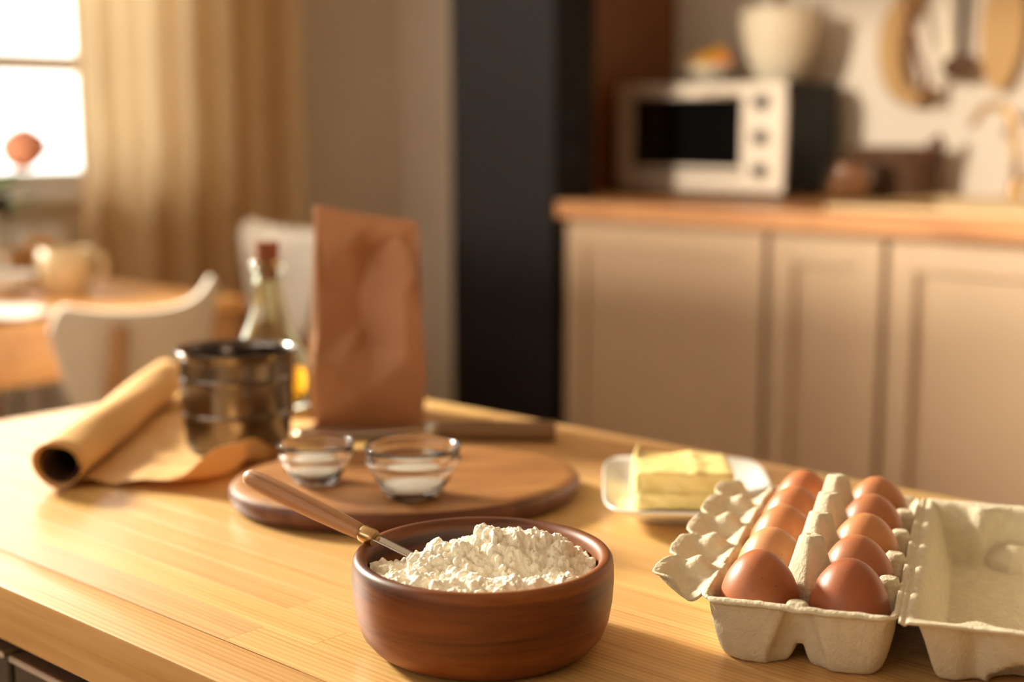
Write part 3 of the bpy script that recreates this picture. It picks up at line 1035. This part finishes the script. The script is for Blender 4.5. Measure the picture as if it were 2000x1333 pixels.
RIM = .037
nx, ny = 96, 210
hx, hy = .0545, .1300
x = np.linspace(-hx, hx, nx)
y = np.linspace(-hy, hy, ny)
X, Y = np.meshgrid(x, y, indexing='ij')
cup = np.zeros_like(X)
for k in range(-2, 3):
    for s in (-1, 1):
        dx, dy = np.abs(X - s * PX), np.abs(Y - k * PY)
        r = (dx ** 3.2 + dy ** 3.2) ** (1 / 3.2) / .0276
        cup = np.maximum(cup, 1 - np.clip((r - .60) / .40, 0, 1) ** 2.0)
trough = smooth01((np.minimum(hx - np.abs(X), hy - np.abs(Y)) - .004) / .013)
cup = np.maximum(cup, .66 * trough)
Z = RIM * (1 - cup)
Z = np.where(cup > 0, Z, RIM)
for k in range(4):
    y0 = (k - 1.5) * PY
    d = (np.abs(X) ** 1.25 + (np.abs(Y - y0) * 1.0) ** 1.25) ** (1 / 1.25)
    cone = .064 - np.clip(d - .0062, 0, None) * 3.7 + .0006 * fbm(X, Y, 150, 2, 4)
    cone = np.minimum(cone, .0635 + .0006 * fbm(X, Y, 300, 2, 2))
    Z = np.maximum(Z, cone)
    for s, ht in ((1, .0425),):
        d = np.hypot(X - s * .0445, Y - y0)
        Z = np.maximum(Z, np.minimum(ht, ht + .006 - np.clip(d - .003, 0, None) * 3.6))
for s in (-1, 1):
    d = np.hypot(X * .8, Y - s * .1225)
    Z = np.maximum(Z, np.minimum(.0395, .052 - d * 3.2))
edge = np.minimum(hx - np.abs(X), hy - np.abs(Y))
Z = np.where(edge < .0042, RIM + .0012 - .0018 * np.clip((.002 - edge) / .002, 0, 1), Z)
Z += .0004 * fbm(X, Y, 130, 3, 8)
# rounded outer corners
corner = .016
ox, oy = np.clip(np.abs(X) - (hx - corner), 0, None), np.clip(np.abs(Y) - (hy - corner), 0, None)
rr = np.hypot(ox, oy)
sc_ = np.where(rr > corner, corner / np.maximum(rr, 1e-9), 1)
Xr = np.sign(X) * (np.minimum(np.abs(X), hx - corner) + ox * sc_)
Yr = np.sign(Y) * (np.minimum(np.abs(Y), hy - corner) + oy * sc_)
wob = .0007 * fbm(X, Y, 60, 2, 14)
MB().grid(np.stack([Xr + wob, Yr + wob, Z + .0007], -1)).build('tray', M['pulp'], t, solid=.0014)

# lid folded out to the right
nx, ny = 100, 200
x = np.linspace(0, .112, nx)
y = np.linspace(-hy, hy, ny)
X, Y = np.meshgrid(x, y, indexing='ij')
ex = np.minimum(X - .004, .112 - X)
ey = hy - .003 - np.abs(Y)
lobe = .0065 * np.exp(-((X - .041) / .0075) ** 2) + .0065 * np.exp(-((X - .088) / .0075) ** 2)
lobe2 = sum(.004 * np.exp(-((Y - (k - 1.5) * PY) / .007) ** 2) for k in range(4))
d = np.minimum(ex - np.where(X > .06, lobe2, 0), ey - lobe)
dep = smooth01((d - .0035) / .0155)
Z = RIM - .036 * dep
Z = np.where(np.minimum(ex, ey) < .0035, RIM + .0006, Z)
for yy in (-hy + .022, hy - .022):
    Z = np.maximum(Z, np.where(np.hypot(X - .064, Y - yy) < .018, .016 - .9 * np.clip(np.hypot(X - .064, (Y - yy) * .9) - .006, 0, None), 0))
Z = np.maximum(Z, .0008) + .0004 * fbm(X, Y, 130, 3, 18)
crease = .0015 * np.exp(-((X - .003) / .0012) ** 2)
wob = .0006 * fbm(X, Y, 60, 2, 24)
MB().grid(np.stack([X + hx - .001, Y + wob, Z - crease + .0007], -1)).build('lid', M['pulp'], t, solid=.0014)

# locking flap folded out to the left
nx, ny = 44, 190
s, q = np.meshgrid(np.linspace(-.06, 1, nx), np.linspace(-1, 1, ny), indexing='ij')
yq = q * .1150
lenf = .0285 + .0045 * np.abs(np.cos(math.pi * (yq / PY))) ** .6 - .003 * np.exp(-(((yq / PY) % 1 - .5) / .10) ** 2)
lenf *= 1 - .35 * np.clip((np.abs(q) - .93) / .07, 0, 1) ** 2
Xf = -hx + .001 - s * lenf
Zf = RIM + .0012 - .007 * np.sin(math.pi * np.clip(s * 1.15, 0, 1)) + .006 * s ** 2
for k in range(4):
    y0 = (k - 1.5) * PY
    d = np.hypot((s - .42) * .030, (yq - y0) * .8)
    Zf += .0125 * smooth01(1 - d / .0135)
Zf += .0007 * fbm(Xf, yq, 110, 3, 31)
MB().grid(np.stack([Xf, yq + .0008 * fbm(Xf, yq, 70, 2, 5), Zf], -1)).build('locking_flap', M['pulp'], t, solid=.0015)

# eggs
prof = []
for k in range(33):
    th = math.pi * k / 32
    z = -math.cos(th)
    r = math.sin(th) * .0224 * (1 - .10 * z - .03 * z * z)
    prof.append((max(r, 0) if 0 < k < 32 else 0, z * .0285))
ecol = [[(166, 100, 62), (160, 92, 58)], [(208, 148, 100), (178, 110, 70)], [(192, 126, 80), (190, 128, 80)], [(186, 118, 75), (172, 108, 68)], [(188, 114, 72), (178, 116, 72)]]
rowname = ['front', 'second', 'middle', 'fourth', 'rear']
egg0 = None
for k in range(5):
    for s in (0, 1):
        if egg0 is None:
            o = egg0 = MB().lathe(prof, 48).build('egg', M['egg'])
        else:
            o = egg0.copy()
            C.objects.link(o)
        tx, ty = random.uniform(-.05, .05), random.uniform(-.05, .05)
        o.location = CW((s * 2 - 1) * (PX + .0003), (k - 2) * PY, .0316)
        o.rotation_euler = (tx, ty, random.random() * 6)
        sz = random.uniform(.985, 1.02)
        o.scale = (sz, sz, sz)
        o.color = lin(ecol[k][s])
        tone = {(0, 0): 'dark reddish-brown', (0, 1): 'dark reddish-brown', (1, 0): 'pale speckled tan'}.get((k, s), 'brown')
        tag(o, '%s egg in the %s row of the carton, %s side' % (tone, rowname[k], 'flap' if s == 0 else 'lid'), 'egg', 'eggs in the carton')

# ------------------------------------------------------------------ butter dish
DX, DY, DR = .1385, 1.066, math.radians(-4)
t = thing('butter_dish', 'white porcelain butter dish with a raised rim behind the egg carton', 'dish', (DX, DY, ZI + .0004), DR)


def rrect(hx, hy, z, p=.32, n=64):
    o = []
    for i in range(n):
        a = 2 * math.pi * i / n
        c, d = math.cos(a), math.sin(a)
        o.append((math.copysign(abs(c) ** p, c) * hx, math.copysign(abs(d) ** p, d) * hy, z))
    return o


def loft(rings, cap=True):
    n = len(rings[0])
    v = [p for r in rings for p in r]
    f = []
    for i in range(len(rings) - 1):
        for k in range(n):
            f.append((i * n + k, i * n + (k + 1) % n, (i + 1) * n + (k + 1) % n, (i + 1) * n + k))
    if cap:
        f += [tuple(range(n))[::-1], tuple(range(len(v) - n, len(v)))]
    return v, f


rings = [rrect(.040, .048, 0), rrect(.043, .051, .0005), rrect(.045, .053, .004), rrect(.050, .060, .007), rrect(.062, .080, .0125, .36), rrect(.0655, .0875, .0175, .36),
         rrect(.0665, .0885, .0190, .36), rrect(.0655, .0875, .0198, .36), rrect(.062, .082, .0165, .36), rrect(.052, .066, .0118), rrect(.046, .058, .0100), rrect(.020, .03, .0095)]
v, fc = loft(rings)
MB().add(v, fc).build('dish_body', M['porcelain'], t)
# butter block
bx, by, bz = .0375, .035, .0285
nn = 26
bm = bmesh.new()
bmesh.ops.create_cube(bm, size=2)
bmesh.ops.subdivide_edges(bm, edges=bm.edges[:], cuts=22, use_grid_fill=True)
V_ = np.array([q.co[:] for q in bm.verts])
ii = np.argsort(np.abs(V_), 1)
nrm = np.sign(V_) * (np.abs(V_) > .999)
Pb = V_ * np.array([bx, by, bz / 2])
q1 = fbm(Pb[:, 0] * 1.0 + Pb[:, 2] * .7, Pb[:, 1] - Pb[:, 2] * 1.0, 70, 3, 40)
side = (np.abs(V_[:, 2]) < .97)
Pb += nrm * (q1 * np.where(nrm[:, 1] < -.5, .0032, .0012))[:, None]
# smear: a knife has pulled butter from the upper front edge, with a torn hollow on the left of the front
front = nrm[:, 1] < -.5
Pb[:, 1] += np.where(front, .006 * np.exp(-((Pb[:, 0] + .020) / .012) ** 2 - ((Pb[:, 2] - .006) / .007) ** 2), 0)
Pb[:, 1] -= np.where(front & (V_[:, 2] < -.1), .0045 * (1 - np.abs(V_[:, 0]) ** 6), 0)
curl = np.exp(-((V_[:, 0] + 1) / .10) ** 2) * np.clip((V_[:, 1] - .35) / .65, 0, 1) * np.clip(V_[:, 2], 0, 1)
Pb[:, 2] += .0085 * curl
Pb[:, 0] += .006 * curl
Pb[:, 2] += np.where(V_[:, 2] > .9, .0014 * np.exp(-((Pb[:, 0] - .010) / .004) ** 2), 0)
Pb[:, 2] = np.maximum(Pb[:, 2], -bz / 2)
ed = (np.abs(V_) > .93).sum(1)
Pb -= np.sign(V_) * np.where(ed[:, None] >= 2, .0009, 0) * (np.abs(V_) > .93)
for q, p in zip(bm.verts, Pb): q.co = p
mb = MB()
bm.verts.index_update()
mb.add([q.co for q in bm.verts], [[q.index for q in f.verts] for f in bm.faces])
bm.free()
o = mb.build('butter_block', M['butter'], None, loc=(DX - .006, DY - .012, ZI + .0004 + .0104 + bz / 2), rz=math.radians(-2))
tag(o, 'pale yellow block of soft butter with smeared torn sides on the white dish', 'butter')

# ------------------------------------------------------------------ round cutting board and glass bowls
KX, KY = -.0850, 1.0920
t = thing('cutting_board', 'round brown wooden cutting board under the two glass bowls', 'board', (KX, KY, ZI + .0004), math.radians(12))
RB = .1400
MB().lathe([(0, .0195), (RB - .012, .0195), (RB - .006, .0190), (RB - .0022, .0172)], 96, sx=1.015, sy=.775).build('board_top', M['board'], t)
MB().lathe([(RB - .0022, .0172), (RB - .0004, .0150), (RB, .011), (RB - .0012, .006), (RB - .004, .0022), (RB - .010, 0), (0, 0)], 96, sx=1.015, sy=.775).build('board_edge', M['bark'], t)
ZB = ZI + .0004 + .0197


def glass_bowl(label, x, y, R_, H_, powder, plabel):
    t = thing('glass_bowl', label, 'bowl', (x, y, ZB), 0, 'glass bowls on the cutting board')
    k, h = R_, H_
    MB().lathe([(0, .0010), (k * .44, .0010), (k * .50, 0), (k * .56, .0006), (k * .60, .0025), (k * .80, h * .36), (k * .92, h * .60), (k * .955, h * .665), (k * 1.0, h * .70), (k * 1.005, h * .76),
                (k * .965, h * .80), (k * .985, h * .90), (k * 1.0, h * .985), (k * .985, h), (k * .955, h * .985), (k * .93, h * .80), (k * .90, h * .66),
                (k * .72, h * .34), (k * .55, h * .17), (k * .45, .0036), (0, .0034)], 72).build('bowl_glass', M['glass'], t)
    n = 40
    rings = []
    hp = powder
    xs_ = [(k * .44, .0042), (k * .50, h * .16), (k * .62, h * .28), (k * .66, h * hp)]
    prof_ = [(0, .0040)] + xs_ + [(k * .5, h * (hp + .04)), (k * .25, h * (hp + .09)), (0, h * (hp + .10))]
    o = MB().lathe(prof_, 40).build('powder', M['sugar'], None, loc=(x, y, ZB))
    tag(o, plabel, 'powder', kind='stuff')
    return t


glass_bowl('larger glass bowl on the cutting board, right one of the pair', -.0755, 1.026, .0365, .0395, .20, 'white powder in the larger glass bowl')
glass_bowl('smaller glass bowl on the cutting board, left one of the pair', -.1555, 1.068, .0305, .0320, .30, 'white powder in the smaller glass bowl')

# ------------------------------------------------------------------ steel sifter cup on the parchment
SX, SY = -.2560, 1.266
ZP = ZI + .0030
t = thing('steel_sifter_cup', 'stainless steel flour sifter cup with two raised bands, standing on parchment', 'sifter', (SX, SY, ZP), 0)
MB().lathe([(0, .0010), (.044, .0010), (.0455, 0), (.0470, .0012), (.0476, .004), (.0499, .028), (.0502, .0318), (.0503, .0328), (.0520, .0336), (.0526, .0350), (.0521, .0364), (.0517, .0372), (.0517, .0382), (.0518, .042), (.0520, .061), (.0521, .0650), (.0521, .0660), (.0527, .0666), (.0531, .0676),
            (.0527, .0686), (.0522, .0694), (.0522, .0704), (.0522, .075), (.0525, .084), (.0526, .086), (.0536, .0895), (.0552, .0912), (.0562, .0922), (.0556, .0934), (.0540, .0930), (.0522, .0905), (.0514, .086), (.0510, .07), (.0506, .04), (.0470, .006), (.040, .004), (0, .004)], 96) \
    .build('cup_wall', M['steel'], t)
mb = MB()
for k in range(-5, 6):
    wd = math.sqrt(max(.0495 ** 2 - (k * .0085) ** 2, 0))
    mb.tube([(-wd, k * .0085, .042), (wd, k * .0085, .042)], .0006, 5)
    mb.tube([(k * .0085, -wd, .0432), (k * .0085, wd, .0432)], .0006, 5)
o = mb.build('wire_mesh', M['steel2'], t)

# ------------------------------------------------------------------ parchment roll
t = thing('parchment_roll', 'roll of tan baking parchment with a loose end under the steel cup', 'paper roll', (0, 0, ZI + .0004), 0)
pa, pb = Vector((-.376, 1.115, .0215)), Vector((-.384, 1.520, .0215))
nu_, nv_ = 90, 20
g = np.zeros((nu_, nv_, 3))
for j in range(nv_):
    c = pa.lerp(pb, j / (nv_ - 1))
    for i in range(nu_):
        th = -math.pi / 2 - i / (nu_ - 1) * 2 * math.pi * 1.75
        r = .0212 - .0042 * i / (nu_ - 1) + .0009 * math.sin(3 * th + j * .5) * (1 - i / nu_ * .5)
        r *= 1 + .06 * math.cos(2 * th + .9)
        g[i, j] = (c.x + r * math.cos(th), c.y, c.z + r * math.sin(th) * .97)
MB().grid(g).build('rolled_paper', M['parchment'], t, solid=.0007)
MB().tube([pa + Vector((0, .006, -.001)), pb + Vector((0, -.006, -.001))], .0150, 28, caps=False).build('paper_core', M['tubedark'], t, solid=.0012)
nu_, nv_ = 90, 90
g = np.zeros((nu_, nv_, 3))
s, q = np.meshgrid(np.linspace(0, 1, nu_), np.linspace(0, 1, nv_), indexing='ij')
xr = -.376 + s * (.166 + .02 * q)
yf = 1.121 + .006 * np.sin(s * 7) - .010 * s + .11 * smooth01((s - .68) / .32)
yb = 1.405 - .01 * s
yy = yf + (yb - yf) * q
under = np.hypot(xr - SX, yy - SY)
wr = (.5 + .5 * fbm(xr, yy, 26, 3, 50)) * .006
mask = smooth01((under - .050) / .03)
zz = .0008 + wr * mask * (1 - .6 * np.exp(-((s) / .08) ** 2))
zz += .021 * np.exp(-((xr + .2500) / .020) ** 2) * np.exp(-((q - .0) / .055) ** 2) * smooth01((under - .0475) / .006)
zz += .010 * np.exp(-((xr + .226) / .022) ** 2) * np.exp(-(q / .05) ** 2) * smooth01((under - .0475) / .006)
zz += .004 * np.exp(-(q / .03) ** 2) * (1 + np.sin(s * 16)) * .5 * mask
g[..., 0], g[..., 1], g[..., 2] = xr, yy, zz
MB().grid(g).build('loose_sheet', M['parchment'], t, solid=.0006)

# ------------------------------------------------------------------ palette knife, paper bag, oil bottle
t = thing('palette_knife', 'flat steel blade with a thick wooden handle lying in front of the paper bag', 'spatula', (-.0765, 1.301, ZI + .0004), math.radians(-3))
MB().lathe([(0, 0), (.0072, 0), (.0085, .004), (.0092, .02), (.0098, .06), (.0100, .112), (.0094, .1146), (0, .1150)], 28, (.004, 0, .0100), (1, 0, 0)).build('handle', M['oldwood'], t, 50)
MB().lathe([(.0074, 0), (.0080, .001), (.0080, .008), (.0074, .009)], 24, (-.0048, 0, .0100), (1, 0, 0)).build('ferrule', M['steel2'], t, 40)
g = np.zeros((20, 8, 3))
for i in range(20):
    s_ = i / 19
    hw = .019 * min(1, .35 + 3.0 * s_) * math.sqrt(max(1 - max(0, (s_ - .86) / .14) ** 2, .02))
    for j in range(8):
        g[i, j] = (-.004 - .134 * s_, .011 + hw * (j / 3.5 - 1) * (1 if s_ > .1 else .8), .0100 - .0052 * smooth01(np.array(s_ * 1.6)))
MB().grid(g).build('blade', M['steel2'], t, solid=.0016)

# creases of the bag's front: heights of a folded sheet at a few points, straight folds between them
BAGP = np.array([(-.056, 0, 0), (0, 0, 0), (.056, 0, 0), (-.056, .07, 0), (.056, .07, 0), (0, .04, -.006),
                 (.003, .080, .0150), (-.050, .118, .001), (-.008, .128, .0130), (-.046, .150, .004), (.034, .128, -.005), (.040, .150, -.008),
                 (.012, .140, .0080), (.036, .168, -.008), (.008, .170, .0110), (.002, .182, .004), (-.020, .180, -.001), (-.036, .170, .001),
                 (.052, .140, .003), (.052, .175, .003), (.030, .190, -.001), (-.054, .20, 0), (.054, .20, 0), (0, .20, 0), (-.054, .216, 0), (.054, .216, 0),
                 (-.030, .060, -.004), (.034, .066, -.003), (-.004, .100, .015)])
from mathutils.geometry import delaunay_2d_cdt
_r = delaunay_2d_cdt([Vector((p[0], p[1])) for p in BAGP], [], [], 0, 1e-6)
BAGT = [[_r[3][q][0] for q in f_] for f_ in _r[2]]


def bag_front(x, z):
    for a_, b_, c_ in BAGT:
        (x0, y0, h0), (x1, y1, h1), (x2, y2, h2) = BAGP[a_], BAGP[b_], BAGP[c_]
        dt = (y1 - y2) * (x0 - x2) + (x2 - x1) * (y0 - y2)
        if abs(dt) < 1e-12: continue
        l0 = ((y1 - y2) * (x - x2) + (x2 - x1) * (z - y2)) / dt
        l1 = ((y2 - y0) * (x - x2) + (x0 - x2) * (z - y2)) / dt
        if l0 > -1e-6 and l1 > -1e-6 and l0 + l1 < 1 + 1e-6:
            return l0 * h0 + l1 * h1 + (1 - l0 - l1) * h2
    return 0.0


GX, GY, GR = -.1525, 1.410, math.radians(13)
t = thing('kraft_paper_bag', 'tall creased brown kraft paper bag of flour standing open', 'paper bag', (GX, GY, ZI + .0004), GR)
nu_, nv_ = 112, 70
g = np.zeros((nu_, nv_, 3))
for j in range(nv_):
    tt = j / (nv_ - 1)
    z = .210 * tt
    hw = .0540 + .003 * math.sin(min(tt * 2.2, 1) * math.pi) - .0015 * tt
    hd = .031 * (1 - smooth01(np.array((tt - .30) / .70))) * 1.0 + .0080
    for i in range(nu_):
        u = i / (nu_ - 1) * 4
        u = u % 4
        pr = 1.0
        if u < 1.4: X_, Y_, nn_ = -1 + 2 * u / 1.4, -1, (0, -1)
        elif u < 2.0: X_, Y_, nn_ = 1, -1 + 2 * (u - 1.4) / .6, (1, 0)
        elif u < 3.4: X_, Y_, nn_ = 1 - 2 * (u - 2.0) / 1.4, 1, (0, 1)
        else: X_, Y_, nn_ = -1, 1 - 2 * (u - 3.4) / .6, (-1, 0)
        x_, y_ = X_ * hw, Y_ * hd
        if nn_[0]:                                    # side gussets fold in towards the top
            fold = (1 - abs(Y_)) * (.004 + .020 * smooth01(np.array((tt - .35) / .55)))
            x_ -= nn_[0] * fold
        if nn_[1]:
            sgn = nn_[1]
            # creases of the front: a deep V from both upper corners to a point below the middle
            xx_ = X_ * hw
            if sgn < 0:
                y_ += 2.1 * float(bag_front(xx_, z))
            y_ += sgn * .0008 * float(fbm(np.array(xx_ * 1.), np.array(z), 60, 2, 60 + (sgn > 0)))
        g[i, j] = (x_ + .004 * tt, y_ - .012 * tt * 0, z + (-.0085 * X_ if tt > .9 else 0) * (tt - .9) * 10)
MB().grid(g).build('bag_wall', M['kraft'], t, smooth=32, solid=.0006)
MB().box(-.0535, .0535, -.036, .036, .0004, .0012).build('bag_bottom', M['kraft'], t, False)

OX, OY = -.2600, 1.4640
t = thing('oil_bottle', 'corked glass bottle with golden oil at the bottom, behind the steel cup', 'bottle', (OX, OY, ZI + .0004), 0)
MB().lathe([(0, .003), (.034, .002), (.038, 0), (.0420, .003), (.0430, .008), (.0430, .046), (.0415, .056), (.0350, .070), (.0270, .086), (.0205, .104), (.0168, .122), (.0150, .140), (.0146, .154), (.0180, .157), (.0186, .161), (.0180, .165), (.0150, .167),
            (.0122, .1665), (.0118, .160), (.0124, .140), (.0144, .121), (.0182, .102), (.0246, .084), (.0325, .068), (.0392, .054), (.0405, .046), (.0405, .010), (.037, .006), (0, .0075)], 72).build('bottle_glass', M['bottle'], t)
MB().lathe([(0, .0080), (.0365, .0066), (.0402, .0104), (.0402, .0455), (.0396, .0462), (0, .0462)], 64).build('oil', M['oil'], t, 50)
MB().lathe([(0, .146), (.0100, .146), (.0116, .1595), (.0122, .168), (.0126, .186), (.0118, .1875), (0, .1875)], 28).build('cork_stopper', M['cork'], t, 50)
t.scale = (1, 1, .95)
